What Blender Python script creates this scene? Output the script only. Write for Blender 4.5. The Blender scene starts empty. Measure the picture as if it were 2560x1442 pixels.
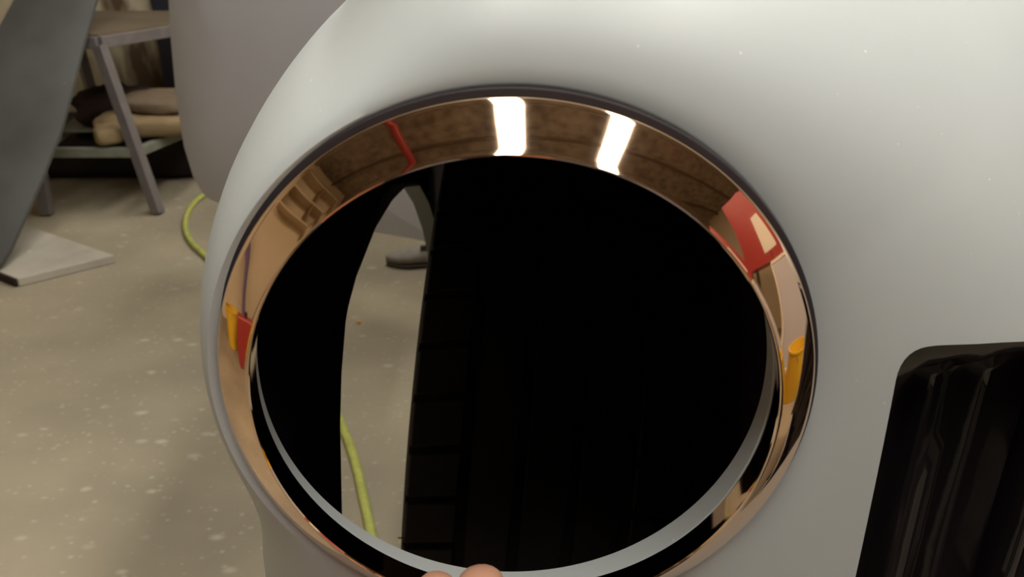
import bpy, bmesh, math, random
from mathutils import Vector, Matrix, Euler
random.seed(7)
PI = math.pi
C = bpy.context.scene.collection
SC = bpy.context.scene

# ------------------------------------------------------------------ camera, world, light, exposure
F_PX, PITCH, CAM = 2100.0, math.radians(24), Vector((0, 0, 0.9))
cam_data = bpy.data.cameras.new('camera'); cam = bpy.data.objects.new('camera', cam_data); C.objects.link(cam)
cam.location = CAM; cam.rotation_euler = (math.radians(90) - PITCH, 0, 0)
cam_data.sensor_width = 36; cam_data.lens = F_PX / 2560 * 36
cam_data.clip_start = 0.01; cam_data.clip_end = 60
cam_data.dof.use_dof = True; cam_data.dof.focus_distance = 0.42; cam_data.dof.aperture_fstop = 16
SC.camera = cam
SC.view_settings.view_transform = 'Standard'; SC.view_settings.look = 'None'
SC.view_settings.gamma = 1; SC.view_settings.use_curve_mapping = False
SC.view_settings.exposure = 0.0
w = bpy.data.worlds.new('world'); SC.world = w; w.use_nodes = True
w.node_tree.nodes['Background'].inputs[0].default_value = (.80, .85, 1, 1)
w.node_tree.nodes['Background'].inputs[1].default_value = 0.05
LAMP = 17.5          # brightness of the fluorescent diffusers

_F = Vector((0, math.cos(PITCH), -math.sin(PITCH))); _U = Vector((0, math.sin(PITCH), math.cos(PITCH)))
def ray(px, py): return Vector((1, 0, 0)) * ((px - 1280) / F_PX) - _U * ((py - 721) / F_PX) + _F
def on_floor(px, py, z=0.0):
    d = ray(px, py); return CAM + d * ((z - CAM.z) / d.z)
def at_y(px, py, y):
    d = ray(px, py); return CAM + d * (y / d.y)
def on_plane(px, py, p, n):
    d = ray(px, py); return CAM + d * ((p - CAM).dot(n) / d.dot(n))

# ------------------------------------------------------------------ helpers
def sharp(me, ang=35):
    me.polygons.foreach_set('use_smooth', [True] * len(me.polygons))
    me.set_sharp_from_angle(angle=math.radians(ang))
def obj(name, me, mat=None, parent=None, smooth=None):
    if isinstance(me, bmesh.types.BMesh):
        bm = me; me = bpy.data.meshes.new(name); bmesh.ops.recalc_face_normals(bm, faces=bm.faces); bm.to_mesh(me); bm.free()
    if mat is not None and not me.materials: me.materials.append(mat)
    if smooth: sharp(me, smooth)
    o = bpy.data.objects.new(name, me); C.objects.link(o)
    if parent is not None: o.parent = parent; o.matrix_parent_inverse = Matrix.Translation(-parent.location) if parent.type == 'EMPTY' and False else Matrix()
    return o
def thing(name, label, cat, loc=(0, 0, 0), rz=0, group=None):
    o = bpy.data.objects.new(name, None); C.objects.link(o); o.location = loc; o.rotation_euler = (0, 0, rz)
    o.empty_display_size = .05
    return tag(o, label, cat, group)
def tag(o, label, cat, group=None):
    o['label'] = label; o['category'] = cat
    if group: o['group'] = group
    return o
def pydata(vs, fs, name='m'):
    me = bpy.data.meshes.new(name); me.from_pydata([tuple(v) for v in vs], [], fs); me.validate(); me.update(); return me
def box(bm, x0, x1, y0, y1, z0, z1, mtx=None):
    vs = [bm.verts.new((x, y, z)) for x in (x0, x1) for y in (y0, y1) for z in (z0, z1)]
    for f in ((0, 1, 3, 2), (4, 6, 7, 5), (0, 4, 5, 1), (2, 3, 7, 6), (0, 2, 6, 4), (1, 5, 7, 3)): bm.faces.new([vs[i] for i in f])
    if mtx is not None: bmesh.ops.transform(bm, matrix=mtx, verts=vs)
    return vs
def bevelled_box(x0, x1, y0, y1, z0, z1, b=.003, seg=2, mtx=None):
    bm = bmesh.new(); box(bm, x0, x1, y0, y1, z0, z1)
    bmesh.ops.bevel(bm, geom=list(bm.edges), offset=b, segments=seg, affect='EDGES', profile=.6)
    if mtx is not None: bmesh.ops.transform(bm, matrix=mtx, verts=bm.verts)
    return bm
def bar(bm, a, b, w_, h_, up=Vector((0, 0, 1)), bev=.002):
    """square tube from a to b"""
    a, b = Vector(a), Vector(b); d = (b - a); L = d.length; z = d.normalized(); x = up.cross(z)
    if x.length < 1e-4: x = Vector((1, 0, 0))
    x.normalize(); y = z.cross(x)
    M = Matrix((x, y, z)).transposed().to_4x4(); M.translation = a
    t = bevelled_box(-w_ / 2, w_ / 2, -h_ / 2, h_ / 2, 0, L, bev, 1, M)
    me = bpy.data.meshes.new('t'); t.to_mesh(me); t.free(); bm.from_mesh(me); bpy.data.meshes.remove(me)
def lathe(profile, n=64, closed=True):
    """profile of (r, h); axis is +Z of the mesh"""
    vs, fs = [], []; m = len(profile)
    for i in range(n):
        a = 2 * PI * i / n
        for r, h in profile: vs.append((r * math.cos(a), r * math.sin(a), h))
    for i in range(n):
        j = (i + 1) % n
        for k in range(m if closed else m - 1):
            l = (k + 1) % m
            fs.append((i * m + k, j * m + k, j * m + l, i * m + l))
    return pydata(vs, fs)
def tube(pts, r, n=12, rfun=None):
    """smooth tube through points (Catmull-Rom), capped"""
    P = [Vector(p) for p in pts]; Q = []
    ext = [2 * P[0] - P[1]] + P + [2 * P[-1] - P[-2]]
    for i in range(1, len(ext) - 2):
        for k in range(8):
            t = k / 8; a, b, c, d = ext[i - 1:i + 3]
            Q.append(.5 * ((2 * b) + (c - a) * t + (2 * a - 5 * b + 4 * c - d) * t * t + (3 * b - a - 3 * c + d) * t ** 3))
    Q.append(P[-1]); vs, fs = [], []
    for i, q in enumerate(Q):
        t = (Q[min(i + 1, len(Q) - 1)] - Q[max(i - 1, 0)]).normalized()
        x = t.cross(Vector((0, 0, 1)));
        if x.length < 1e-3: x = Vector((1, 0, 0))
        x.normalize(); y = x.cross(t)
        rr = r if rfun is None else rfun(i / (len(Q) - 1))
        for k in range(n):
            a = 2 * PI * k / n; vs.append(q + x * (rr * math.cos(a)) + y * (rr * math.sin(a)))
    for i in range(len(Q) - 1):
        for k in range(n):
            l = (k + 1) % n; fs.append((i * n + k, i * n + l, (i + 1) * n + l, (i + 1) * n + k))
    fs.append(tuple(range(n))[::-1]); fs.append(tuple((len(Q) - 1) * n + k for k in range(n)))
    return pydata(vs, fs)
def prism(poly, axis_fn, d0, d1):
    """closed polygon (list of 2D) pushed between d0 and d1; axis_fn(u, v, d) gives the 3D point"""
    n = len(poly); vs = [axis_fn(u, v, d0) for u, v in poly] + [axis_fn(u, v, d1) for u, v in poly]
    fs = [tuple(range(n))[::-1], tuple(range(n, 2 * n))] + [(i, (i + 1) % n, n + (i + 1) % n, n + i) for i in range(n)]
    return pydata(vs, fs)
def bake(o):
    """keep the evaluated mesh of an object and drop its modifiers"""
    dg = bpy.context.evaluated_depsgraph_get(); dg.update()
    me = bpy.data.meshes.new_from_object(o.evaluated_get(dg)); o.modifiers.clear(); o.data = me; return o

# ------------------------------------------------------------------ materials
def material(name, col, rough=.5, metal=0.0, spec=.5, noise=None, bump=None, coat=0.0):
    """noise=(scale, amount, colour2), bump=(scale, strength, distance)"""
    m = bpy.data.materials.new(name); m.use_nodes = True; nt = m.node_tree; N, L = nt.nodes, nt.links
    b = N['Principled BSDF']; b.inputs['Base Color'].default_value = (*col, 1); b.inputs['Roughness'].default_value = rough
    b.inputs['Metallic'].default_value = metal; b.inputs['Specular IOR Level'].default_value = spec
    b.inputs['Coat Weight'].default_value = coat
    tc = N.new('ShaderNodeTexCoord')
    if noise:
        n = N.new('ShaderNodeTexNoise'); n.inputs['Scale'].default_value = noise[0]; n.inputs['Detail'].default_value = 6
        L.new(tc.outputs['Object'], n.inputs['Vector'])
        r = N.new('ShaderNodeMapRange'); r.inputs[1].default_value = .35; r.inputs[2].default_value = .68
        r.inputs[3].default_value = 0; r.inputs[4].default_value = noise[1]; L.new(n.outputs['Fac'], r.inputs[0])
        x = N.new('ShaderNodeMix'); x.data_type = 'RGBA'; x.inputs[6].default_value = (*col, 1); x.inputs[7].default_value = (*noise[2], 1)
        L.new(r.outputs[0], x.inputs[0]); L.new(x.outputs[2], b.inputs['Base Color'])
    if bump:
        n2 = N.new('ShaderNodeTexNoise'); n2.inputs['Scale'].default_value = bump[0]; n2.inputs['Detail'].default_value = 4
        L.new(tc.outputs['Object'], n2.inputs['Vector'])
        bp = N.new('ShaderNodeBump'); bp.inputs['Strength'].default_value = bump[1]; bp.inputs['Distance'].default_value = bump[2]
        L.new(n2.outputs['Fac'], bp.inputs['Height']); L.new(bp.outputs[0], b.inputs['Normal'])
    return m
def add_specks(m, scale, size, col, keep=.5, stretch=(1, 1, 1)):
    """small scattered spots (dust, chips) of their own colour over the material's colour"""
    nt = m.node_tree; N, L = nt.nodes, nt.links; b = N['Principled BSDF']
    tc = N.new('ShaderNodeTexCoord'); mp = N.new('ShaderNodeMapping'); mp.inputs['Scale'].default_value = stretch
    L.new(tc.outputs['Object'], mp.inputs[0])
    v = N.new('ShaderNodeTexVoronoi'); v.inputs['Scale'].default_value = scale; L.new(mp.outputs[0], v.inputs['Vector'])
    sep = N.new('ShaderNodeSeparateColor'); L.new(v.outputs['Color'], sep.inputs[0])
    sz = N.new('ShaderNodeMath'); sz.operation = 'MULTIPLY'; sz.inputs[1].default_value = size; L.new(sep.outputs[1], sz.inputs[0])
    lt = N.new('ShaderNodeMapRange'); lt.inputs[3].default_value = 1; lt.inputs[4].default_value = 0; lt.inputs[1].default_value = 0
    L.new(v.outputs['Distance'], lt.inputs[0]); L.new(sz.outputs[0], lt.inputs[2])
    k = N.new('ShaderNodeMath'); k.operation = 'GREATER_THAN'; k.inputs[1].default_value = keep; L.new(sep.outputs[0], k.inputs[0])
    mu = N.new('ShaderNodeMath'); mu.operation = 'MULTIPLY'; L.new(lt.outputs[0], mu.inputs[0]); L.new(k.outputs[0], mu.inputs[1])
    mx = N.new('ShaderNodeMix'); mx.data_type = 'RGBA'; mx.inputs[7].default_value = (*col, 1); L.new(mu.outputs[0], mx.inputs[0])
    src = b.inputs['Base Color'].links
    if src: L.new(src[0].from_socket, mx.inputs[6])
    else: mx.inputs[6].default_value = b.inputs['Base Color'].default_value
    L.new(mx.outputs[2], b.inputs['Base Color'])
    return m
M = {}
M['primer'] = add_specks(material('primer', (.585, .615, .615), .42, 0, .45, (9, .5, (.53, .56, .565)), (420, .05, .001)), 150, .11, (.97, .97, .92), .45)
M['door_primer'] = material('door_primer', (.50, .49, .53), .55, 0, .4, (2.5, .7, (.45, .445, .47)), (60, .03, .002))
M['undercoat'] = material('undercoat', (.032, .020, .030), .95, 0, .1)
M['copper'] = material('copper', (.97, .70, .50), .045, 1.0, .5, (40, .5, (.95, .65, .44)), (14, .012, .002))
M['rubber'] = material('rubber', (.032, .026, .030), .75, 0, .25, (60, .5, (.045, .036, .040)))
M['black_gloss'] = material('black_gloss', (.014, .010, .013), .14, 0, .5, None, (16, .18, .004))
M['steel'] = material('steel', (.20, .18, .18), .5, .2, .5, (25, .6, (.14, .12, .12)))
M['green_steel'] = material('green_steel', (.20, .21, .165), .6, .0, .4, (22, .6, (.13, .13, .10)))
M['brown_top'] = material('brown_top', (.17, .13, .085), .7, 0, .3, (8, .7, (.12, .09, .06)))
M['tan_cloth'] = material('tan_cloth', (.30, .22, .12), .9, 0, .2, (16, .7, (.22, .15, .08)), (40, .4, .006))
M['dark_cloth'] = material('dark_cloth', (.028, .017, .015), .9, 0, .2, (14, .6, (.05, .03, .025)), (30, .5, .01))
M['board'] = add_specks(material('board', (.48, .44, .37), .8, 0, .3, (6, .9, (.33, .30, .24)), (50, .2, .003)), 30, .3, (.6, .56, .5), .7)
M['board_edge'] = material('board_edge', (.52, .47, .36), .8, 0, .3, (30, .6, (.42, .37, .27)))
M['leaning'] = add_specks(material('leaning', (.10, .10, .098), .6, 0, .35, (5, .9, (.065, .065, .06)), (70, .2, .003)), 34, .14, (.42, .40, .35), .75)
M['hose'] = material('hose', (.50, .52, .12), .45, 0, .4, (55, .9, (.33, .36, .10)))
M['concrete'] = material('concrete', (.37, .315, .225), .75, 0, .3, (2.3, 1.0, (.25, .215, .155)), (55, .25, .003))
add_specks(M['concrete'], 26, .50, (.46, .42, .335), .80, (1, 1.6, 0)); add_specks(M['concrete'], 9, .13, (.50, .46, .38), .76, (1, 1.7, 0)); add_specks(M['concrete'], 70, .5, (.43, .39, .30), .6, (1, 1.3, 0)); add_specks(M['concrete'], 7, .05, (.05, .04, .03), .75, (1.1, 1, 0))
M['wall'] = material('wall', (.66, .59, .44), .85, 0, .2, (3.5, .8, (.42, .33, .22)))
M['shoe'] = material('shoe', (.25, .22, .19), .85, 0, .2, (26, .8, (.36, .34, .30)), (60, .4, .003))
M['lamp_body'] = material('lamp_body', (.7, .7, .68), .5)
M['skin'] = material('skin', (.62, .33, .22), .5, 0, .4, (30, .5, (.55, .26, .17)), (120, .15, .0008))
M['nail'] = material('nail', (.75, .48, .38), .3, 0, .5)
M['grey_cloth'] = material('grey_cloth', (.10, .10, .12), .85, 0, .2, (10, .6, (.08, .08, .09)))
M['ceiling'] = material('ceiling', (.38, .33, .27), .9, 0, .2, (7, 1.0, (.20, .165, .13)), (9, .6, .03))
M['wall2'] = material('wall2', (.74, .64, .46), .85, 0, .2, (1.2, .6, (.62, .52, .36)))
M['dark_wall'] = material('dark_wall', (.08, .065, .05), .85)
M['wall_light'] = material('wall_light', (.62, .52, .36), .8)
M['dark_paint'] = material('dark_paint', (.018, .018, .03), .5)
M['shade_fill'] = material('shade_fill', (.012, .008, .010), .55, 0, .3)  # black for the heap that stands in for shade behind the stand
M['tan_cloth2'] = material('tan_cloth2', (.19, .14, .095), .9, 0, .2, (16, .6, (.14, .10, .06)), (40, .4, .006))
M['dark_shoe'] = material('dark_shoe', (.09, .07, .065), .8)
M['orange'] = material('orange', (.60, .20, .03), .5); M['yellow'] = material('yellow', (.75, .48, .03), .45)
M['red_paint'] = material('red_paint', (.33, .035, .03), .4); M['paper'] = material('paper', (.72, .66, .55), .8)
M['violet'] = material('violet', (.20, .14, .28), .6); M['denim'] = material('denim', (.05, .06, .10), .9)
M['tab'] = material('tab', (.25, .25, .30), .7)
m = bpy.data.materials.new('diffuser'); m.use_nodes = True; b = m.node_tree.nodes['Principled BSDF']
b.inputs['Base Color'].default_value = (.9, .9, .9, 1); b.inputs['Emission Color'].default_value = (1.0, .965, .88, 1); b.inputs['Emission Strength'].default_value = LAMP
M['diffuser'] = m
# the back wall: pale boards with brown water stains running down
def stain(m, sx, sz, col, lo, hi, off=0):
    nt = m.node_tree; N, L = nt.nodes, nt.links; b = N['Principled BSDF']; tc = N.new('ShaderNodeTexCoord'); mp = N.new('ShaderNodeMapping')
    mp.inputs['Scale'].default_value = (sx, 1, sz); mp.inputs['Location'].default_value = (off, 0, off); L.new(tc.outputs['Object'], mp.inputs[0])
    n = N.new('ShaderNodeTexNoise'); n.inputs['Scale'].default_value = 1; n.inputs['Detail'].default_value = 3; L.new(mp.outputs[0], n.inputs['Vector'])
    r = N.new('ShaderNodeMapRange'); r.inputs[1].default_value = lo; r.inputs[2].default_value = hi; L.new(n.outputs['Fac'], r.inputs[0])
    x = N.new('ShaderNodeMix'); x.data_type = 'RGBA'; x.inputs[7].default_value = (*col, 1); L.new(r.outputs[0], x.inputs[0])
    L.new(b.inputs['Base Color'].links[0].from_socket, x.inputs[6]); L.new(x.outputs[2], b.inputs['Base Color'])
stain(M['wall'], 7, 2.2, (.13, .085, .05), .50, .64, 1.3)
M['flange'] = material('flange', (.20, .20, .19), .7)

# ------------------------------------------------------------------ car body surface
CX, CY, CZ = 0.0, 0.2576, 0.7445          # centre of the headlight hole
RHO1, XC = .1085, .46                      # seat radius; the car's centre plane
Y0 = CY + .0040
ZUP, ZDN = .2047, .52
K_TABLE = [(90.0, 0.2047), (93.0, 0.197), (96.0, 0.1893), (99.0, 0.1819), (102.0, 0.1747), (104.9, 0.168), (107.9, 0.1618), (110.9, 0.1562), (113.9, 0.1515), (116.9, 0.1476), (119.9, 0.1446), (122.9, 0.1428), (125.9, 0.1417), (128.9, 0.1405), (131.8, 0.1393), (134.8, 0.1382), (137.8, 0.1371), (140.8, 0.1361), (143.8, 0.1351), (146.8, 0.1343), (149.8, 0.1335), (152.8, 0.1329), (155.8, 0.1324), (158.7, 0.132), (161.7, 0.1316), (164.7, 0.1313), (167.7, 0.1309), (170.7, 0.1306), (173.7, 0.1302), (176.7, 0.1301), (179.7, 0.1302), (182.7, 0.1306), (185.7, 0.1312), (188.6, 0.132), (191.6, 0.133), (194.6, 0.1343), (197.6, 0.1356), (200.6, 0.1369), (203.6, 0.1384), (206.6, 0.1408), (209.6, 0.1443), (212.6, 0.1488), (215.5, 0.1536), (218.5, 0.1594), (221.5, 0.1673), (224.5, 0.1781), (227.5, 0.1906), (230.5, 0.2033), (233.5, 0.2188), (236.5, 0.2401), (239.5, 0.27), (242.4, 0.3115), (245.4, 0.3637), (248.4, 0.4222), (251.4, 0.4825), (254.4, 0.54)]
def sm(t): t = max(0., min(1., t)); return t * t * (3 - 2 * t)
def hh(t, p): t = max(0., min(1., t)); return 1 - math.sqrt(max(0., 1 - t ** p))
def lerp_tab(tab, a):
    if a <= tab[0][0]: return tab[0][1]
    for (a0, k0), (a1, k1) in zip(tab, tab[1:]):
        if a <= a1: return k0 + (k1 - k0) * (a - a0) / (a1 - a0)
    return tab[-1][1]
def outline(th):
    """distance from the hole's centre to the body's outline (or its centre plane), angle in degrees"""
    th = th % 360
    if 90 <= th <= 254.4: return lerp_tab(K_TABLE, th)
    r = math.radians(th); c, s = math.cos(r), math.sin(r); k = 9
    if c > 1e-6: k = min(k, XC / c)
    if s > 1e-6: k = min(k, ZUP / s)
    if s < -1e-6: k = min(k, ZDN / -s)
    return k
def recede(u): return .07 * sm((u - .1) / .36)
def face_y(th, rho, K):
    """how far the skin lies behind the seat plane"""
    r = math.radians(th); u, v = rho * math.cos(r), rho * math.sin(r)
    base = .27 * hh((v + .06) / (ZUP + .06), 2.1) if v > -.06 else .10 * hh((-v - .06) / (ZDN - .06), 4)
    yr = base * sm((rho - .106) / .12)
    t = (rho - RHO1) / (K - RHO1)
    D = lerp_tab([(90, .27), (120, .20), (150, .13), (180, .11), (254, .10)], th)
    p = lerp_tab([(90, 1.9), (120, 1.6), (150, 1.35), (200, 1.3), (254, 1.5)], th)
    yp = D * hh(t, p)
    th = th % 360
    k = sm((th - 80) / 45) if th < 180 else 1 - sm((th - 232) / 30)
    return yr + recede(u) + (yp - yr) * k
SEAT = [(.0950, .0040), (.0975, .0044), (.1000, .0050), (.1040, .0060), (.1062, .0056), (.1075, .0044), (.1085, .0040)]
def skin_column(th):
    K = outline(th); r = math.radians(th); c, s = math.cos(r), math.sin(r); col = []
    for rho, dy in SEAT: col.append((CX + rho * c, CY + dy, CZ + rho * s))
    n = 26
    for i in range(1, n + 1):
        q = i / n; q = 1 - (1 - q) ** 1.6
        rho = RHO1 + (K - RHO1) * q
        col.append((CX + rho * c, Y0 + face_y(th, rho, K), CZ + rho * s))
    return col

# ------------------------------------------------------------------ the room
def slab(name, kind_mat, x0, x1, y0, y1, z0, z1):
    bm = bmesh.new(); box(bm, x0, x1, y0, y1, z0, z1); o = obj(name, bm, kind_mat); o['kind'] = 'structure'; return o
RX0, RX1, RY0, RY1, RZ = -3.2, 4.2, -4.0, 3.5, 2.75
slab('floor', M['concrete'], RX0, RX1, RY0, RY1, -.1, 0)
slab('ceiling', M['ceiling'], RX0, RX1, RY0, RY1, RZ, RZ + .1)
slab('wall_back', M['wall'], RX0, RX1, RY1, RY1 + .1, 0, RZ)
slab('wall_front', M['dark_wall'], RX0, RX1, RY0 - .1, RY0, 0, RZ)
slab('wall_left', M['wall2'], RX0 - .1, RX0, RY0, RY1, 0, RZ)
slab('wall_right', M['wall2'], RX1, RX1 + .1, RY0, RY1, 0, RZ)
# dark opening in the back wall, a narrow strip of it shows beside the car's door
q = at_y(412, 170, RY1)
slab('door_1', M['dark_paint'], q.x, q.x + .8, RY1 - .03, RY1, 0, 2.0)

# ------------------------------------------------------------------ ceiling lights
def ceiling_light(x, y, label):
    t = thing('ceiling_light', label, 'ceiling light', (x, y, RZ), 0, 'fluorescent ceiling lights')
    bm = bmesh.new(); box(bm, -.15, .15, -1.22, 1.22, -.07, 0)
    obj('housing', bm, M['lamp_body'], t)
    me = bevelled_box(-.125, .125, -1.2, 1.2, -.085, -.0705, .006, 2); obj('diffuser', me, M['diffuser'], t)
for x, y, l in ((-.12, -.20, 'fluorescent ceiling light right above the headlight end of the car'),
                (1.02, -.20, 'fluorescent ceiling light above the far side of the car nose'),
                (-.12, 2.25, 'added unseen fluorescent ceiling light above the open door, nearest the back wall'),  # rear pair is added to light the car top and back wall
                (1.02, 2.25, 'added unseen fluorescent ceiling light near the back wall over the car roof')):
    ceiling_light(x, y, l)

# ------------------------------------------------------------------ the car
car = thing('car', 'light grey primered car body with an open round headlight hole', 'car')
# front body: half shell as columns round the headlight hole, then mirrored about the centre plane
ths = []
a = 0.0
while a < 360: ths.append(a); a += 2.0
for ex in (math.degrees(math.atan2(ZUP, XC)), 360 - math.degrees(math.atan2(ZDN, XC)), 254.4, 285.0): ths.append(ex)
ths = sorted(set(round(t, 4) for t in ths))
ths = [t for i, t in enumerate(ths) if i == 0 or t - ths[i - 1] > .35 or t in (254.4,)]
def on_centre(th): return abs(outline(th) * math.cos(math.radians(th)) - XC) < 1e-4 and math.cos(math.radians(th)) > 0
vs, fs, cols = [], [], []
YB = 1.75
for th in ths:
    c = skin_column(th); u, v = c[-1][0] - CX, c[-1][2] - CZ; y_end = c[-1][1]
    side = 'centre' if on_centre(th) else ('bottom' if v < -ZDN + .001 and u > -.1449 else 'back')
    if side == 'bottom':
        for y in (.40, .44): c.append((c[-1][0], max(y, y_end + .01), CZ - ZDN))
    else:
        for i in range(1, 15):
            q = i / 14; y = y_end + (YB - y_end) * q
            x = CX + u; z = CZ + v
            if u < -.02 and side == 'back':
                k = sm((y - y_end) / .2); xt = max(-.142, u * 1.12) if v < 0 else u * 1.05
                x = CX + u + (xt - u) * k
            c.append((x, y, z if side != 'back' or v < 0 else z + .012 * math.sin(q * 1.5)))
    cols.append((len(vs), len(c), side)); vs += c
N0 = len(SEAT) + 26
n = len(ths)
for i in range(n):
    j = (i + 1) % n; (a, la, sa), (b, lb, sb) = cols[i], cols[j]
    for k in range(N0 - 1): fs.append((a + k, b + k, b + k + 1, a + k + 1))
    if sa == 'centre' and sb == 'centre': continue
    if sa == 'centre': sa = sb
    if sb == 'centre': sb = sa
    ext = 2 if 'bottom' in (sa, sb) else 14
    for k in range(N0 - 1, N0 - 1 + ext):
        if a + k + 1 < a + la and b + k + 1 < b + lb: fs.append((a + k, b + k, b + k + 1, a + k + 1))
bm = bmesh.new(); me = pydata(vs, fs); bm.from_mesh(me)
bmesh.ops.delete(bm, geom=[v for v in bm.verts if not v.link_faces], context='VERTS')
geom = bmesh.ops.duplicate(bm, geom=list(bm.verts) + list(bm.edges) + list(bm.faces))['geom']
dv = [g for g in geom if isinstance(g, bmesh.types.BMVert)]; df = [g for g in geom if isinstance(g, bmesh.types.BMFace)]
for v in dv: v.co.x = 2 * XC - v.co.x
bmesh.ops.reverse_faces(bm, faces=df)
bmesh.ops.remove_doubles(bm, verts=bm.verts, dist=.0004)
bmesh.ops.recalc_face_normals(bm, faces=bm.faces)
# normals must point out of the car (towards -Y on the nose)
s_ = sum(f.normal.y * f.calc_area() for f in bm.faces)
if s_ > 0: bmesh.ops.reverse_faces(bm, faces=bm.faces)
me = bpy.data.meshes.new('front_body'); bm.to_mesh(me); bm.free()
me.materials.append(M['primer']); me.materials.append(M['undercoat'])
body = obj('front_body', me, None, car)
so = body.modifiers.new('s', 'SOLIDIFY'); so.thickness = .0035; so.offset = -1; so.material_offset = 1; so.material_offset_rim = 0; so.use_even_offset = False
# grille opening and wheel arch are cut through the shell
def rounded(poly, r, seg=6):
    out = []; n = len(poly)
    for i in range(n):
        p, a, b = Vector(poly[i]), Vector(poly[i - 1]), Vector(poly[(i + 1) % n])
        u, v = (a - p).normalized(), (b - p).normalized(); rr = r if not isinstance(r, (list, tuple)) else r[i]
        for k in range(seg + 1):
            t = k / seg; q = (p + u * rr) * (1 - t) ** 2 + p * 2 * t * (1 - t) + (p + v * rr) * t ** 2; out.append((q.x, q.y))
    return out
GX0, GX1, GZ0, GZ1 = .1395, 2 * XC - .1395, .32, .749
grille_poly = rounded([(GX0, GZ0), (GX1, GZ0), (GX1, GZ1 + .010), (XC + .20, GZ1 - .002), (XC - .20, GZ1 - .002), (GX0, GZ1 + .010)], [.03, .03, .014, .03, .03, .014], 8)
cut1 = obj('cut', prism(grille_poly, lambda u, v, d: (u, d, v), .20, .36))
ARCH = [(.50, .10), (.515, .30), (.535, .40), (.553, .461), (.574, .524), (.596, .560), (.628, .590), (.676, .612), (.77, .624), (.86, .622), (.94, .612), (1.05, .580), (1.16, .520), (1.26, .444), (1.347, .348), (1.39, .26), (1.41, .10)]
cut2 = obj('cut', prism(ARCH, lambda u, v, d: (d, u, v), -.35, -.05))
cut3 = obj('cut', prism(ARCH, lambda u, v, d: (d, u, v), 2 * XC + .05, 2 * XC + .35))
for cc in (cut1, cut2, cut3):
    bm = bmesh.new(); bm.from_mesh(cc.data); bmesh.ops.recalc_face_normals(bm, faces=bm.faces); bm.to_mesh(cc.data); bm.free()
    cc.data.materials.append(M['primer'])
    b = body.modifiers.new('b', 'BOOLEAN'); b.operation = 'DIFFERENCE'; b.object = cc; b.solver = 'EXACT'; b.use_self = cc is cut3; bake(body)
for cc in (cut1, cut2, cut3): bpy.data.objects.remove(cc)
sharp(body.data, 40)

lipm = lathe([(.0921, .0004), (.0926, .0000), (.0950, .0030), (.0975, .0038), (.0975, .0134), (.0940, .0134), (.0935, .0130)], 192)
lipm.transform(Matrix.Translation((CX, CY, CZ)) @ Matrix.Rotation(-PI / 2, 4, 'X'))
lipo = obj('headlight_hole_lip', lipm, M['primer'], car); sharp(lipo.data, 40)
lip2 = lipo.copy(); C.objects.link(lip2); lip2.location.x = 2 * XC

# black inner panels: the wheel well
def ribbon(path, x0, x1, th_, mat, name, parent, w0=None):
    """a bent sheet following a (y, z) path, from x0 to x1"""
    vs, fs = [], []; m = len(path)
    for i, (y, z) in enumerate(path):
        k = 1 if w0 is None else min(1, w0 + (1 - w0) * i / 5)
        vs += [(x0, y, z), (x0 + (x1 - x0) * k, y, z)]
    for i in range(m - 1): fs.append((2 * i, 2 * i + 1, 2 * i + 3, 2 * i + 2))
    o = obj(name, pydata(vs, fs), mat, parent); s = o.modifiers.new('s', 'SOLIDIFY'); s.thickness = th_; s.offset = 0; bake(o); sharp(o.data, 30); return o
ribbon(ARCH[6:-1], -.1425, -.120, .003, M['flange'], 'wheel_arch_flange', car, .1)
bm = bmesh.new(); box(bm, .205, .211, .40, 1.7, .06, .80); obj('inner_fender', bm, M['undercoat'], car)
bm = bmesh.new(); box(bm, -.12, .205, 1.48, 1.486, .24, .76); obj('splash_panel', bm, M['undercoat'], car)
wx = 2 * XC
bm = bmesh.new(); box(bm, wx - .211, wx - .205, .40, 1.7, .06, .80); obj('inner_fender', bm, M['undercoat'], car)

# black grille insert: a glossy tub with raised vertical ribs
bm = bmesh.new()
prof = [(.1360, .2710), (.1500, .2830), (.1560, .300), (.1680, .318), (.1760, .3120), (.1790, .3060), (.1815, .3045), (.1845, .3070), (.1880, .3150), (.1960, .3180), (.2020, .3130), (.2055, .3060), (.2085, .3045), (.2115, .3080), (.2150, .3200), (.2250, .3300), (.2400, .3320)]
x = .2400
while x < XC - .06:
    prof += [(x + .012, .329), (x + .017, .311), (x + .021, .309), (x + .025, .311), (x + .030, .329), (x + .044, .332)]; x += .044
prof = [p for p in prof if p[0] < XC - .005]
prof = prof + [(2 * XC - px_, py_) for px_, py_ in prof[::-1]]
zs = [GZ0 - .004] + [GZ0 + .03 * i for i in range(1, 14)] + [GZ1 - .03, GZ1 - .018, GZ1 - .009, GZ1 - .003, GZ1 + .003, GZ1 + .012]
grid = []
for z in zs:
    top = sm((z - (GZ1 - .032)) / .035); row = []
    for (px_, py_) in prof:
        wob = .0016 * math.sin(z * 41 + px_ * 60) * (1 if .17 < px_ < 2 * XC - .17 else 0)
        rc = recede(min(px_, 2 * XC - px_)); row.append(bm.verts.new((px_ + wob * .6, rc + py_ + (.2700 - py_) * top + wob * (1 - top), z)))
    grid.append(row)
for r0, r1 in zip(grid, grid[1:]):
    for k in range(len(prof) - 1): bm.faces.new((r0[k], r0[k + 1], r1[k + 1], r1[k]))
tub = obj('grille_insert', bm, M['black_gloss'], car); s = tub.modifiers.new('s', 'SOLIDIFY'); s.thickness = .003; s.offset = 1; bake(tub); sharp(tub.data, 60)

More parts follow.
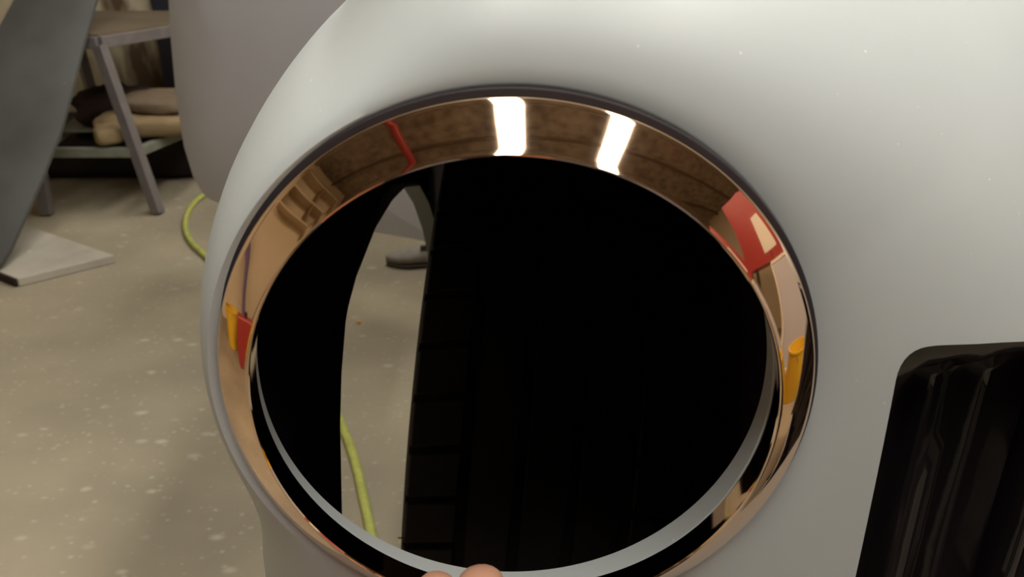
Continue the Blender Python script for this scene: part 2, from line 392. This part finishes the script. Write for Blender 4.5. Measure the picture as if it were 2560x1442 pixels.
# front wheels
def make_wheel(cx, cy, cz, tilt, yaw):
    R, W = .335, .235
    M0 = Matrix.Translation((cx, cy, cz)) @ Matrix.Rotation(yaw, 4, 'Z') @ Matrix.Rotation(tilt, 4, 'Y') @ Matrix.Rotation(PI / 2, 4, 'Y') @ Matrix.Diagonal((1, 1, 1.12, 1))
    P = [(.195, -.085), (.225, -.108), (.27, -.118), (.305, -.117), (.320, -.1155)]
    g = [(-.066, .006), (-.022, .0065), (.022, .0065), (.066, .006)]; top = R
    pr = list(P)
    pr += [(.3265, -.1135), (.3265, -.072)]
    for gx, gw in g[:1]: pr += [(.3265, gx - .003)]
    pr += [(.3255, -.063), (R - .0035, -.0615)]
    pr += [(R - .0005, -.045), (R - .0005, -.027), (.326, -.0255), (.326, -.0185), (R, -.017), (R, .017), (.326, .0185), (.326, .0255), (R - .0005, .027), (R - .0005, .045), (R - .0035, .0615), (.3255, .063), (.3265, .069), (.3265, .1135)]
    pr += [(r, -h) for r, h in P[::-1]]
    tyre = obj('tire', lathe(pr, 128), M['rubber'], car); tyre.data.transform(M0); sharp(tyre.data, 25)
    rim = obj('wheel_rim', lathe([(.03, .02), (.12, .035), (.165, .0), (.185, -.03), (.197, -.085), (.203, -.088), (.205, -.08), (.19, -.02), (.19, .06), (.205, .085), (.2, .09), (.18, .03), (.12, .05), (.03, .035)], 64), M['steel'], car); rim.data.transform(M0); sharp(rim.data, 30)
    # shoulder tread blocks, sharing one mesh per side
    nb = 44
    for sgn in (-1, 1):
        b = bmesh.new(); h = PI * R / nb * .84
        box(b, -.0035, .0085, -h, h, -.0215, .0215)
        for v in b.verts:
            if v.co.x > 0:
                if v.co.z * sgn > 0: v.co.x -= .004; v.co.z -= .002 * sgn
                v.co.y += v.co.z * .18 * sgn
            else: v.co.y += v.co.z * .18 * sgn
        bmesh.ops.bevel(b, geom=list(b.edges), offset=.0012, segments=1, affect='EDGES')
        bmesh.ops.recalc_face_normals(b, faces=b.faces)
        bme = bpy.data.meshes.new('tread_block'); b.to_mesh(bme); b.free(); bme.materials.append(M['rubber'])
        for i in range(nb):
            o = bpy.data.objects.new('tread_block', bme); C.objects.link(o); o.parent = tyre
            o.matrix_local = M0 @ Matrix.Rotation(2 * PI * i / nb, 4, 'Z') @ Matrix.Translation((.3265, 0, .0925 * sgn))
    return tyre
WCX, WCY = .033, .94
tyre = make_wheel(WCX, WCY, .336, math.radians(4.8), math.radians(-1.7))
# one rubber moulding hair standing off the tyre's outer shoulder
hp = at_y(1006, 1346, .60)
obj('rubber_hair', tube([hp + Vector((.004, 0, 0)), hp + Vector((0, 0, .0006)), hp + Vector((-.004, 0, .001))], .0006, 6), M['rubber'], tyre)
# pale grey tab standing in for the faint gap of light beside the tyre
p1 = [at_y(x_, y_, .80) for x_, y_ in ((1754, 934), (1778, 937), (1770, 965), (1757, 1000))]
bm = bmesh.new(); f0 = [bm.verts.new(p) for p in p1]; f1 = [bm.verts.new(p + Vector((0, .004, 0))) for p in p1]
bm.faces.new(f0); bm.faces.new(f1[::-1])
for i in range(4): bm.faces.new((f0[i], f1[i], f1[(i + 1) % 4], f0[(i + 1) % 4]))
for v in f0: v.co.x -= 0
obj('light_gap_tab', bm, M['tab'], car)

# body side and the swung open door
bm = bmesh.new()
box(bm, -.135, -.09, 1.745, 2.9, .20, .95); 
bmesh.ops.bevel(bm, geom=list(bm.edges), offset=.02, segments=3, affect='EDGES')
side = obj('body_side', bm, M['primer'], car, smooth=40)
for v in side.data.vertices: v.co.x += .0
hinge, tipd = Vector((-.150, 1.775, 0)), Vector((-.80, 2.10, 0))
dn = (tipd - hinge).normalized(); nn = Vector((dn.y, -dn.x, 0));
if nn.y > 0: nn = -nn
def on_door(px, py):
    p = on_plane(px, py, hinge, nn); return ((p - hinge).dot(dn), p.z)
left = [on_door(*p) for p in ((404, -120), (405, 0), (411, 100), (424, 240), (445, 370), (468, 445), (492, 488), (512, 504), (535, 513))]
bot = [on_door(*p) for p in ((700, 545), (920, 585), (1060, 612))]
poly = [left[0]] + left + bot
zlow = bot[-1][1]
poly = [(left[0][0] - .02, left[0][1] + .12)] + left + bot + [(0.0, zlow), (0.0, .98), (.35, .99)]
print('door poly', [(round(a, 3), round(b, 3)) for a, b in poly])
# panel with a crowned outer skin: triangulated grid from the outline inwards
cxp = sum(a for a, b in poly) / len(poly); czp = sum(b for a, b in poly) / len(poly)
dense = []
for i in range(len(poly)):
    a, b = poly[i], poly[(i + 1) % len(poly)]
    for k in range(4): dense.append((a[0] + (b[0] - a[0]) * k / 4, a[1] + (b[1] - a[1]) * k / 4))
vs, fs = [], []; nd = len(dense); rings = 10
for r in range(rings + 1):
    q = r / rings
    for (u, v) in dense:
        uu, vv = u + (cxp - u) * q, v + (czp - v) * q
        vs.append(hinge + dn * uu + Vector((0, 0, vv)) + nn * (.045 * (1 - (1 - q) ** 2.5) - .02))
for r in range(rings):
    for k in range(nd): l = (k + 1) % nd; fs.append((r * nd + k, r * nd + l, (r + 1) * nd + l, (r + 1) * nd + k))
base = len(vs)
for (u, v) in dense: vs.append(hinge + dn * u + Vector((0, 0, v)) - nn * .055)
for k in range(nd): l = (k + 1) % nd; fs.append((k, base + k, base + l, l))
fs.append(tuple(base + k for k in range(nd)))
fs.append(tuple(rings * nd + k for k in range(nd)))
bm = bmesh.new(); bm.from_mesh(pydata(vs, fs)); bmesh.ops.remove_doubles(bm, verts=bm.verts, dist=.0002)
door = obj('door', bm, M['door_primer'], car, smooth=45)

# ------------------------------------------------------------------ copper headlight ring
YAW, TIL = -.0349, -.0178
nrm = Vector((math.sin(YAW) * math.cos(TIL), -math.cos(YAW) * math.cos(TIL), math.sin(TIL)))
zax = nrm; xax = Vector((1, 0, 0)); xax = (xax - zax * xax.dot(zax)).normalized(); yax = zax.cross(xax)
RM = Matrix((xax, yax, zax)).transposed().to_4x4()
ring = thing('headlight_ring', 'polished copper headlight trim ring held against the grey body', 'trim ring')
ring.matrix_world = Matrix.Translation((.0003, .2576, .7445)) @ RM
prof = [(.1046, -.0030), (.1050, -.0020), (.1052, -.0008), (.1050, .0004), (.1044, .0013)]
for i in range(1, 13):
    t = i / 13; r = .1044 + (.0912 - .1044) * t; z = .0013 + (.0118 - .0013) * t + .0004 * math.sin(PI * t); prof.append((r, z))
prof += [(.0912, .0118), (.0907, .01235), (.0902, .0124), (.0899, .0119), (.0900, .0110), (.0905, .0080), (.0918, -.0010), (.0924, -.0010), (.0915, .0085), (.0920, .0098), (.1030, .0008), (.1038, -.0012), (.1036, -.0030)]
rm = obj('ring', lathe(prof, 256), M['copper'], ring); sharp(rm.data, 28)
gk = obj('shadow_gap_band', lathe([(.1030, -.0052), (.1066, -.0052), (.1074, -.0042), (.1070, -.0030), (.1056, -.0026), (.1030, -.0034)], 160), M['rubber'], ring); sharp(gk.data, 50)  # black band standing in for the shadow gap between ring and body

# ------------------------------------------------------------------ trestle stand
st = thing('steel_stand', 'grey steel trestle stand with a brown top and splayed legs', 'stand', (-1.34, 2.85, 0))
def L(p): return Vector(p) - st.location
def FZ(px, py, z): return on_floor(px, py, z) - st.location
def Vz(v, z): return Vector((v.x, v.y, z))
tb, tk = FZ(243, 88, .564), FZ(452, 56, .564)
bk = FZ(240, 28, .564).y
dirn = (tk - tb).normalized(); tk = tb + dirn * ((bk - tb.y) / dirn.y)
ta = tb + Vector((-.26, .02, 0)); tl = Vector((ta.x - .16, bk, .564))
bm = bmesh.new()
vs = [bm.verts.new(Vz(p, z)) for z in (.552, .566) for p in (tb + Vector((.0, 0, 0)), tk, tl, ta)]
bm.faces.new(vs[:4]); bm.faces.new(vs[4:][::-1])
for i in range(4): bm.faces.new((vs[i], vs[(i + 1) % 4], vs[4 + (i + 1) % 4], vs[4 + i]))
obj('table_top', bm, M['brown_top'], st)
def rail(name, a, b, w_, h_, mat):
    bm = bmesh.new(); bar(bm, a, b, w_, h_); return obj(name, bm, mat, st)
dz = Vector((0, 0, -.022))
rail('frame_rail', tb + dz, tk + dz, .03, .036, M['steel']); rail('frame_rail', ta + dz, tb + dz, .03, .036, M['steel'])
rail('frame_rail', tl + dz, tk + dz, .03, .036, M['steel']); rail('frame_rail', ta + dz, tl + dz, .03, .036, M['steel'])
f2 = FZ(396, 532, .004); f1 = FZ(119, 536, .004)
b2 = f2 + Vector((.06, .66, 0)); b1 = f1 + Vector((-.08, .66, 0))
legs = []
for f_, t_ in ((f2, tb), (f1, ta), (b2, tk), (b1, tl)):
    t2 = t_ + Vector((.0, .0, -.03)); rail('leg', f_, t2, .034, .034, M['steel']); legs.append((f_, t2))
def onleg(i, z): a, b = legs[i]; return a + (b - a) * ((z - a.z) / (b.z - a.z))
zr = .205
p2, p1, k2, k1 = onleg(0, zr), onleg(1, zr), onleg(2, zr), onleg(3, zr)
for a, b in ((p1, p2), (p2, k2), (p1, k1), (k1, k2)): rail('lower_rail', a, b, .026, .030, M['green_steel'])

from mathutils import noise as NZ
def pillow(cx, cy, cz, sx, sy, sz, e=.45, amp=.01, sc=9, rz=0, seed=0, n=22):
    """a soft rumpled lump: superellipsoid with folds"""
    vs, fs = [], []
    def p(v, k): return math.copysign(abs(v) ** k, v)
    for i in range(n + 1):
        la = -PI / 2 + PI * i / n
        for j in range(2 * n):
            lo = 2 * PI * j / (2 * n)
            v = Vector((p(math.cos(la), e) * p(math.cos(lo), e) * sx, p(math.cos(la), e) * p(math.sin(lo), e) * sy, p(math.sin(la), e) * sz))
            q = v * sc + Vector((seed, seed * .7, 0)); f = NZ.noise(q) + .5 * NZ.noise(q * 2.1)
            v += v.normalized() * f * amp
            vs.append(Matrix.Rotation(rz, 3, 'Z') @ v + Vector((cx, cy, cz)))
    for i in range(n):
        for j in range(2 * n):
            k = (j + 1) % (2 * n); fs.append((i * 2 * n + j, i * 2 * n + k, (i + 1) * 2 * n + k, (i + 1) * 2 * n + j))
    me = pydata(vs, fs); bm = bmesh.new(); bm.from_mesh(me); bmesh.ops.remove_doubles(bm, verts=bm.verts, dist=.0003); bm.to_mesh(me); bm.free()
    me.polygons.foreach_set('use_smooth', [True] * len(me.polygons)); return me
# a steel shelf plate carries the cloths
zs_ = zr + .016
bm = bmesh.new(); q = [k1 + Vector((.02, 0, 0)), k2 - Vector((.02, 0, 0)), (p2 + k2) / 2 - Vector((.01, .13, 0)), (p1 + k1) / 2 + Vector((.02, -.13, 0))]
vv = [bm.verts.new(Vz(a, z)) for z in (zs_, zs_ + .004) for a in q]
bm.faces.new(vv[:4][::-1]); bm.faces.new(vv[4:])
for i in range(4): bm.faces.new((vv[i], vv[(i + 1) % 4], vv[4 + (i + 1) % 4], vv[4 + i]))
obj('shelf', bm, M['green_steel'], st)
zc = zs_ + .004
g = on_floor(362, 330, zc)
cloth = thing('folded_blanket', 'tan folded padded cloth on the lower shelf of the grey steel stand', 'blanket', (g.x, g.y, zc))
obj('lower_fold', pillow(.015, .02, .034, .165, .13, .036, .5, .013, 12, .12, 3), M['tan_cloth'], cloth)
obj('upper_fold', pillow(.055, .06, .092, .130, .12, .032, .6, .020, 12, -.1, 8), M['tan_cloth2'], cloth)
g = on_floor(283, 352, zc)
slv = obj('sleeve', pillow(g.x - cloth.location.x - .005, g.y - cloth.location.y, .030, .046, .085, .028, .5, .012, 16, .45, 5), M['tan_cloth'], cloth)
g = on_floor(268, 330, zc)
db = obj('dark_bundle', pillow(g.x - .01, g.y + .13, zc + .066, .145, .095, .068, .8, .034, 13, .1, 11), M['dark_cloth']); db.name = 'cloth_bundle'
tag(db, 'dark brown crumpled cloth bundle behind the tan folded cloth on the stand', 'cloth')
# dark heap standing in for the shade and dark things along the wall
bm_ = obj('shade_heap', pillow(-1.55, 3.22, .085, .72, .22, .085, .35, .045, 5, 0, 2, 34), M['shade_fill'])
tag(bm_, 'black heap standing in for the shade and dark things along the wall behind the stand', 'shade_fill')

# ------------------------------------------------------------------ board on the floor and the panel that leans on it
c0, c1, c2 = on_floor(286, 641, .02), on_floor(45, 700, .02), on_floor(50, 560, .02)
c3 = c1 + (c2 - c0); bt = .024
brd = thing('board', 'dusty white square-edged board lying flat on the concrete floor', 'board', (c1.x, c1.y, 0))
bm = bmesh.new(); cs = [c0, c1, c3, c2]; vv = [bm.verts.new((a.x - c1.x, a.y - c1.y, z)) for z in (.001, bt) for a in cs]
bm.faces.new(vv[:4][::-1]); bm.faces.new(vv[4:])
for i in range(4): bm.faces.new((vv[i], vv[(i + 1) % 4], vv[4 + (i + 1) % 4], vv[4 + i]))
bmesh.ops.bevel(bm, geom=[e for e in bm.edges], offset=.0015, segments=1, affect='EDGES')
obj('slab', bm, M['board'], brd)
d = (c3 - c1).normalized(); n_ = (c1 - c0).normalized(); bm = bmesh.new()
bar(bm, Vector((0, 0, bt / 2 + .0005)) + n_ * .0045 + d * .004, Vector((0, 0, bt / 2 + .0005)) + n_ * .0045 + d * (c3 - c1).length, .009, bt - .002)
e_ = obj('edge_strip', bm, M['dark_cloth'], brd); e_['label'] = 'dark end strip of the board'

P0, PD = Vector((0, 2.08, .040)), Vector((0, .55, .575)).normalized()
PN = Vector((0, PD.z, -PD.y)); PN = PN if PN.y < 0 else -PN
def on_pan(px, py): q = on_plane(px, py, P0, PN); return (q.x, (q - P0).dot(PD))
op = [(330, -260), (285, -130), (240, 0), (207, 112), (178, 230), (150, 330), (106, 440), (60, 545), (24, 625), (0, 662), (-30, 690)]
op2 = [on_pan(*p) for p in op] + [(-1.62, 0.0), (-1.80, .05)] + [on_pan(*p) for p in ((-140, 420), (-70, 240), (0, 62), (34, 0), (100, -120), (180, -240))]
vs, fs = [], []; m = len(op2); cx_ = sum(a for a, b in op2) / m; cv_ = sum(b for a, b in op2) / m; R_ = 6
for r in range(R_ + 1):
    q = r / R_
    for (u, v) in op2:
        uu, v2 = u + (cx_ - u) * q, v + (cv_ - v) * q; vs.append(P0 + Vector((uu, 0, 0)) + PD * v2 + PN * (.012 * (1 - (1 - q) ** 3)))
for r in range(R_):
    for k in range(m): l = (k + 1) % m; fs.append((r * m + k, r * m + l, (r + 1) * m + l, (r + 1) * m + k))
fs.append(tuple(R_ * m + k for k in range(m))); base = len(vs)
for (u, v) in op2: vs.append(P0 + Vector((u, 0, 0)) + PD * v - PN * .012)
for k in range(m): l = (k + 1) % m; fs.append((k, base + k, base + l, l))
fs.append(tuple(base + k for k in range(m)))
bm = bmesh.new(); bm.from_mesh(pydata(vs, fs)); pan = obj('body_panel', bm, M['leaning'], smooth=40)
tag(pan, 'dark grey mottled body panel leaning against the steel stand', 'panel')

# ------------------------------------------------------------------ small things on the floor
hr = .0085
hp_ = [on_floor(x_, y_, hr) for x_, y_ in ((600, 466), (550, 472), (500, 494), (470, 530), (463, 570), (478, 605), (510, 636), (600, 720), (730, 860), (800, 950), (850, 1052), (884, 1140), (908, 1240), (932, 1350), (960, 1500))]
hose = obj('air_hose', tube(hp_, hr, 14), M['hose']); hose.data.polygons.foreach_set('use_smooth', [True] * len(hose.data.polygons))
tag(hose, 'yellow green air hose curving across the concrete floor under the car', 'hose')
# shoe seen through the wheel arch, toe to the left
sp = on_floor(1020, 668, 0)
shoe = thing('shoe', 'dusty grey shoe lying on the floor seen through the wheel arch', 'shoe', (sp.x, sp.y + .02, 0), .08)
def shoe_outline(t):   # t 0 toe .. 1 heel: half width
    return .040 * min(1, (t / .22) ** .5 if t < .22 else 1) * (1 - .16 * math.sin(PI * min(1, max(0, (t - .3) / .5))) ) * (1 if t < .9 else math.sqrt(max(.05, 1 - ((t - .9) / .11) ** 2)))
Ls = .25; xs0 = -.062
def shoe_shell(z0, z1f, name, mat, cap_open):
    vs, fs = [], []; n1, n2 = 26, 16
    for i in range(n1 + 1):
        t = i / n1; hw = max(.004, shoe_outline(max(.004, t))); h = z1f(t)
        for k in range(n2):
            a = 2 * PI * k / n2; c_, s_ = math.cos(a), math.sin(a)
            y = hw * math.copysign(abs(c_) ** .7, c_); z = z0 + (h - z0) * (.5 + .5 * math.copysign(abs(s_) ** .8, s_))
            vs.append((xs0 + Ls * t, y, z))
    for i in range(n1):
        for k in range(n2):
            l = (k + 1) % n2
            if cap_open and .40 < (i + .5) / n1 < .93 and 2 <= k <= 5: continue
            fs.append((i * n2 + k, i * n2 + l, (i + 1) * n2 + l, (i + 1) * n2 + k))
    fs.append(tuple(range(n2))); fs.append(tuple(n1 * n2 + k for k in range(n2))[::-1])
    o = obj(name, pydata(vs, fs), mat, shoe)
    if cap_open: s = o.modifiers.new('s', 'SOLIDIFY'); s.thickness = .003; s.offset = -1; bake(o)
    sharp(o.data, 60); return o
shoe_shell(.001, lambda t: .014 + .004 * t, 'sole', M['dark_shoe'], False)
shoe_shell(.012, lambda t: .034 + .022 * sm(t / .55) , 'upper', M['shoe'], True)
bm = bmesh.new(); bar(bm, (.056, -.0365, .020), (.060, -.030, .052), .010, .003); obj('strap', bm, M['shoe'], shoe)
chip = on_floor(897, 806, .003)
cm = pillow(chip.x, chip.y, .003, .006, .004, .003, .8, .0008, 200, 0, 1, 6)
tag(obj('paint_chip', cm, M['orange']), 'tiny orange chip on the floor seen through the wheel arch', 'chip')

# ------------------------------------------------------------------ unseen shop items, guessed and added for the copper ring to reflect
bm = bmesh.new(); box(bm, 2.28, 2.62, -.9, .62, 1.02, 1.86); cab = thing('reflection_cabinet', 'unseen red metal cabinet right of the car, added for the ring to reflect', 'cabinet', (2.45, -.1, 0))
bm.free()
for y0_, y1_ in ((-.68, -.14), (-.13, .42)):
    obj('door', bevelled_box(-.19, -.17, y0_ + .1, y1_ + .1, 1.02, 1.86, .004), M['red_paint'], cab)
obj('cabinet_body', bevelled_box(-.165, .17, -.58, .52, 1.02, 1.86, .006), M['red_paint'], cab)
obj('paper_sheet', bevelled_box(-.1945, -.1915, -.16, .06, 1.12, 1.52, .001, 1), M['paper'], cab)
for z0 in (0.0,):
    for x_ in (-.15, .15):
        for y_ in (-.54, .48):
            bm = bmesh.new(); bar(bm, (x_, y_, 0), (x_, y_, 1.02), .04, .04); obj('leg', bm, M['steel'], cab)
pf = thing('reflection_panel', 'unseen pale grey framed panel under the red cabinet, added for the ring to reflect', 'panel', (2.05, .18, 0))
obj('sheet', bevelled_box(-.01, .01, -.32, .30, .02, .96, .004), M['door_primer'], pf)
for a, b in (((0, -.34, .0), (0, -.34, .98)), ((0, .32, .0), (0, .32, .98)), ((0, -.34, .98), (0, .32, .98)), ((0, -.34, .012), (0, .32, .012))):
    bm = bmesh.new(); bar(bm, a, b, .03, .03); obj('frame_bar', bm, M['paper'], pf)
def bucket(x, y, mat, name, label):
    t = thing('bucket', label, 'bucket', (x, y, 0))
    o = obj('pail', lathe([(0.001, .004), (.12, .0), (.126, .004), (.145, .33), (.151, .33), (.151, .345), (.141, .345), (.120, .010), (0.001, .010)], 48), mat, t); sharp(o.data, 30)
    h = [Vector((.150 * math.cos(a), .012 * 0, .32 - .13 * math.sin(a))) + Vector((0, .06 * math.sin(a), 0)) for a in [PI * i / 10 for i in range(11)]]
    obj('handle', tube([p + Vector((0, .14 * 0, 0)) for p in h], .003, 8), M['steel'], t)
bucket(1.55, .18, M['yellow'], 'b', 'unseen yellow plastic bucket right of the car, added for the ring to reflect')
bucket(1.28, -.15, M['orange'], 'b', 'unseen orange plastic bucket nearest the car on its right, added for the ring to reflect')
bucket(-2.35, .42, M['yellow'], 'b', 'unseen yellow plastic bucket by the left wall, added for the ring to reflect')
can = thing('reflection_can', 'unseen red metal can near the left wall, added for the ring to reflect', 'can', (-1.95, .12, 0))
obj('can_body', bevelled_box(-.08, .08, -.17, .17, 0, .42, .03, 4), M['red_paint'], can); obj('cap', lathe([(.001, .42), (.03, .42), (.03, .455), (.026, .46), (.001, .46)], 24), M['dark_paint'], can)
du = obj('reflection_pipe', tube([(-1.32, -3.9, 2.60), (-1.32, -1.5, 2.60), (-1.32, 1.0, 2.60), (-1.32, 3.4, 2.60)], .05, 20), M['red_paint']); sharp(du.data, 40)
tag(du, 'unseen red pipe under the ceiling left of the car, added for the ring to reflect', 'pipe')
sh = thing('reflection_shelf', 'unseen pale open shelf high on the left wall, added for the ring to reflect', 'shelf', (-3.04, -.75, 0))
for y_ in (-.7, 0, .7): obj('upright', bevelled_box(-.15, .15, y_ - .02, y_ + .02, 1.75, 2.38, .003, 1), M['tan_cloth'], sh)
for z_ in (1.72, 2.05, 2.38): obj('shelf_board', bevelled_box(-.155, .155, -.76, .76, z_, z_ + .03, .003, 1), M['wall_light'], sh)
bm = bmesh.new(); bar(bm, (-2.75, .05, 0), (-3.14, .48, 1.75), .10, .05); po = obj('reflection_post', bm, M['violet'])
tag(po, 'unseen dark violet post leaning on the left wall, added for the ring to reflect', 'post')
for i, y_ in enumerate([-3.4, -2.6, -1.8, -1.0, -.2, .6, 1.4, 2.2, 3.0]):
    o = slab('trim_%d' % (i + 1), M['brown_top'], RX0, RX1, y_, y_ + .05, RZ - .05, RZ)

# ------------------------------------------------------------------ the photographer
def skin_figure(name, nodes, edges, mat, parent, sub=2, root=0):
    """nodes: dict key -> (point, radius); grows one continuous skin over the edges"""
    keys = list(nodes); idx = {k: i for i, k in enumerate(keys)}
    me = bpy.data.meshes.new(name); me.from_pydata([nodes[k][0] for k in keys], [(idx[a], idx[b]) for a, b in edges], []); me.update()
    o = bpy.data.objects.new(name, me); C.objects.link(o)
    s = o.modifiers.new('skin', 'SKIN'); s.use_smooth_shade = True
    for i, k in enumerate(keys):
        r = nodes[k][1]; r = (r, r) if not isinstance(r, tuple) else r; me.skin_vertices[0].data[i].radius = r
        me.skin_vertices[0].data[i].use_root = (i == root)
    b = o.modifiers.new('sub', 'SUBSURF'); b.levels = sub; b.render_levels = sub
    bake(o); o.data.materials.append(mat); o.data.polygons.foreach_set('use_smooth', [True] * len(o.data.polygons))
    if parent: o.parent = parent
    return o
per = thing('person', 'crouching person in a dark grey shirt, thumb gripping the lower rim of the copper ring', 'person')
nd = {'pelvis': ((.02, -.50, .30), .10), 'belly': ((.02, -.49, .44), .09), 'chest': ((.01, -.44, .62), .095), 'neckbase': ((0, -.40, .76), .055), 'neck': ((0, -.375, .82), .048),
      'jaw': ((0, -.345, .88), .062), 'skull': ((0, -.35, .95), .085), 'crown': ((0, -.36, 1.0), .06),
      'rsh': ((.17, -.38, .72), .055), 'relb': ((.15, -.13, .575), .040), 'rfore': ((.08, -.05, .565), .036), 'rwri': ((-.030, .090, .563), (.026, .020)), 'rpalm': ((-.036, .130, .574), (.036, .017)),
      'rt0': ((-.006, .150, .585), .015), 'rt1': ((.004, .192, .610), .0125), 'rt2': ((-.006, .221, .646), .0105), 'rt3': ((-.0112, .2330, .6740), .0104), 'rt4': ((-.0118, .2352, .6860), .0092),
      'lsh': ((-.16, -.38, .72), .055), 'lelb': ((-.235, -.15, .58), .040), 'lfore': ((-.2, -.09, .68), .034), 'lwri': ((-.150, -.050, .80), (.024, .02)), 'lpalm': ((-.125, -.04, .85), (.016, .034)),
      'rhip': ((.12, -.50, .27), .085), 'rkne': ((.24, -.12, .42), .060), 'rank': ((.22, -.30, .09), .040), 'lhip': ((-.08, -.50, .27), .085), 'lkne': ((-.24, -.14, .42), .060), 'lank': ((-.22, -.32, .09), .040)}
ed = [('pelvis', 'belly'), ('belly', 'chest'), ('chest', 'neckbase'), ('neckbase', 'neck'), ('neck', 'jaw'), ('jaw', 'skull'), ('skull', 'crown'), ('chest', 'rsh'), ('rsh', 'relb'), ('relb', 'rfore'), ('rfore', 'rwri'), ('rwri', 'rpalm'),
      ('rpalm', 'rt0'), ('rt0', 'rt1'), ('rt1', 'rt2'), ('rt2', 'rt3'), ('rt3', 'rt4'), ('chest', 'lsh'), ('lsh', 'lelb'), ('lelb', 'lfore'), ('lfore', 'lwri'), ('lwri', 'lpalm'),
      ('pelvis', 'rhip'), ('rhip', 'rkne'), ('rkne', 'rank'), ('pelvis', 'lhip'), ('lhip', 'lkne'), ('lkne', 'lank')]
fingers = {'ri': [(-.030, .168, .592, .0105), (-.036, .205, .603, .0095), (-.034, .229, .630, .0088), (-.0280, .2345, .6690, .0092), (-.0268, .2360, .6820, .0084)],
           'rm': [(-.044, .168, .588, .0105), (-.054, .208, .595, .0096), (-.056, .236, .614, .0088), (-.054, .2500, .6290, .0082), (-.053, .2525, .6350, .006)],
           'rr': [(-.056, .162, .584, .0098), (-.070, .200, .592, .0092), (-.074, .229, .611, .0085), (-.073, .2470, .6300, .0078), (-.072, .2500, .6370, .0055)],
           'rl': [(-.066, .152, .580, .0088), (-.084, .183, .590, .0082), (-.090, .210, .607, .0074), (-.092, .2300, .6260, .0068), (-.092, .2340, .6320, .005)],
           'li': [(-.112, -.032, .885, .0095), (-.095, -.022, .915, .0085), (-.072, -.018, .930, .0078)], 'lm': [(-.125, -.028, .890, .0095), (-.118, -.012, .905, .0085), (-.100, -.004, .900, .0078)],
           'lr': [(-.130, -.026, .876, .0092), (-.122, -.008, .885, .0082), (-.103, .000, .880, .0075)], 'll': [(-.132, -.026, .862, .0085), (-.125, -.008, .866, .0072), (-.106, .000, .862, .0066)],
           'lt': [(-.112, -.048, .850, .0115), (-.098, -.045, .872, .0100), (-.092, -.034, .888, .0088)]}
for k, pts in fingers.items():
    prev = 'rpalm' if k[0] == 'r' else 'lpalm'
    for i, (x_, y_, z_, r_) in enumerate(pts): key = k + str(i); nd[key] = ((x_, y_, z_), r_); ed.append((prev, key)); prev = key
body_ = skin_figure('body', nd, ed, M['skin'], per)
# clothes
g_ = lambda k, r: (nd[k][0], r)
skin_figure('shirt', {'a': g_('belly', .14), 'p': ((.02, -.50, .33), .14), 'b': g_('chest', .155), 'n': ((0, -.405, .745), .065), 'rs': g_('rsh', .070), 're': g_('relb', .054), 'rw': ((.045, -.005, .564), .040),
                      'ls': g_('lsh', .070), 'le': g_('lelb', .054), 'lw': ((-.17, -.065, .755), .038)},
            [('a', 'p'), ('a', 'b'), ('b', 'n'), ('b', 'rs'), ('rs', 're'), ('re', 'rw'), ('b', 'ls'), ('ls', 'le'), ('le', 'lw')], M['grey_cloth'], per)
skin_figure('trousers', {'p': ((.02, -.51, .33), .11), 'rh': g_('rhip', .10), 'rk': g_('rkne', .078), 'ra': ((.222, -.295, .10), .056), 'lh': g_('lhip', .10), 'lk': g_('lkne', .078), 'la': ((-.222, -.315, .10), .056)},
            [('p', 'rh'), ('rh', 'rk'), ('rk', 'ra'), ('p', 'lh'), ('lh', 'lk'), ('lk', 'la')], M['denim'], per)
for s_, y_ in ((.22, -.24), (-.22, -.26)):
    obj('work_shoe', pillow(s_, y_, .045, .048, .14, .045, .6, .003, 9, 0, 1, 16), M['dark_cloth'], per)
obj('hair', pillow(0, -.375, .985, .092, .098, .075, .9, .006, 40, 0, 4, 18), M['dark_cloth'], per)
for s_ in (-1, 1):
    obj('eye', pillow(.028 * s_, -.272, .948, .011, .008, .008, 1, 0, 1, 0, 0, 8), M['paper'], per)
    obj('ear', pillow(.085 * s_, -.35, .935, .009, .018, .028, .9, .002, 40, 0, 0, 8), M['skin'], per)
obj('nose', pillow(0, -.262, .925, .012, .016, .02, .9, 0, 1, 0, 0, 10), M['skin'], per)
obj('mouth', pillow(0, -.278, .888, .022, .008, .006, .9, 0, 1, 0, 0, 8), M['nail'], per)
ph = thing('phone', 'black phone held up in front of the crouching person', 'phone', (-.03, 0, .9)); ph.rotation_euler = (-PITCH, 0, 0)
obj('case', bevelled_box(-.076, .052, -.0125, -.0045, -.040, .018, .003, 3), M['black_gloss'], ph)
obj('lens', lathe([(.001, 0), (.005, 0), (.005, .0012), (.001, .0012)], 20), M['steel'], ph).matrix_local = Matrix.Translation((.03, -.0045, 0)) @ Matrix.Rotation(-PI / 2, 4, 'X')
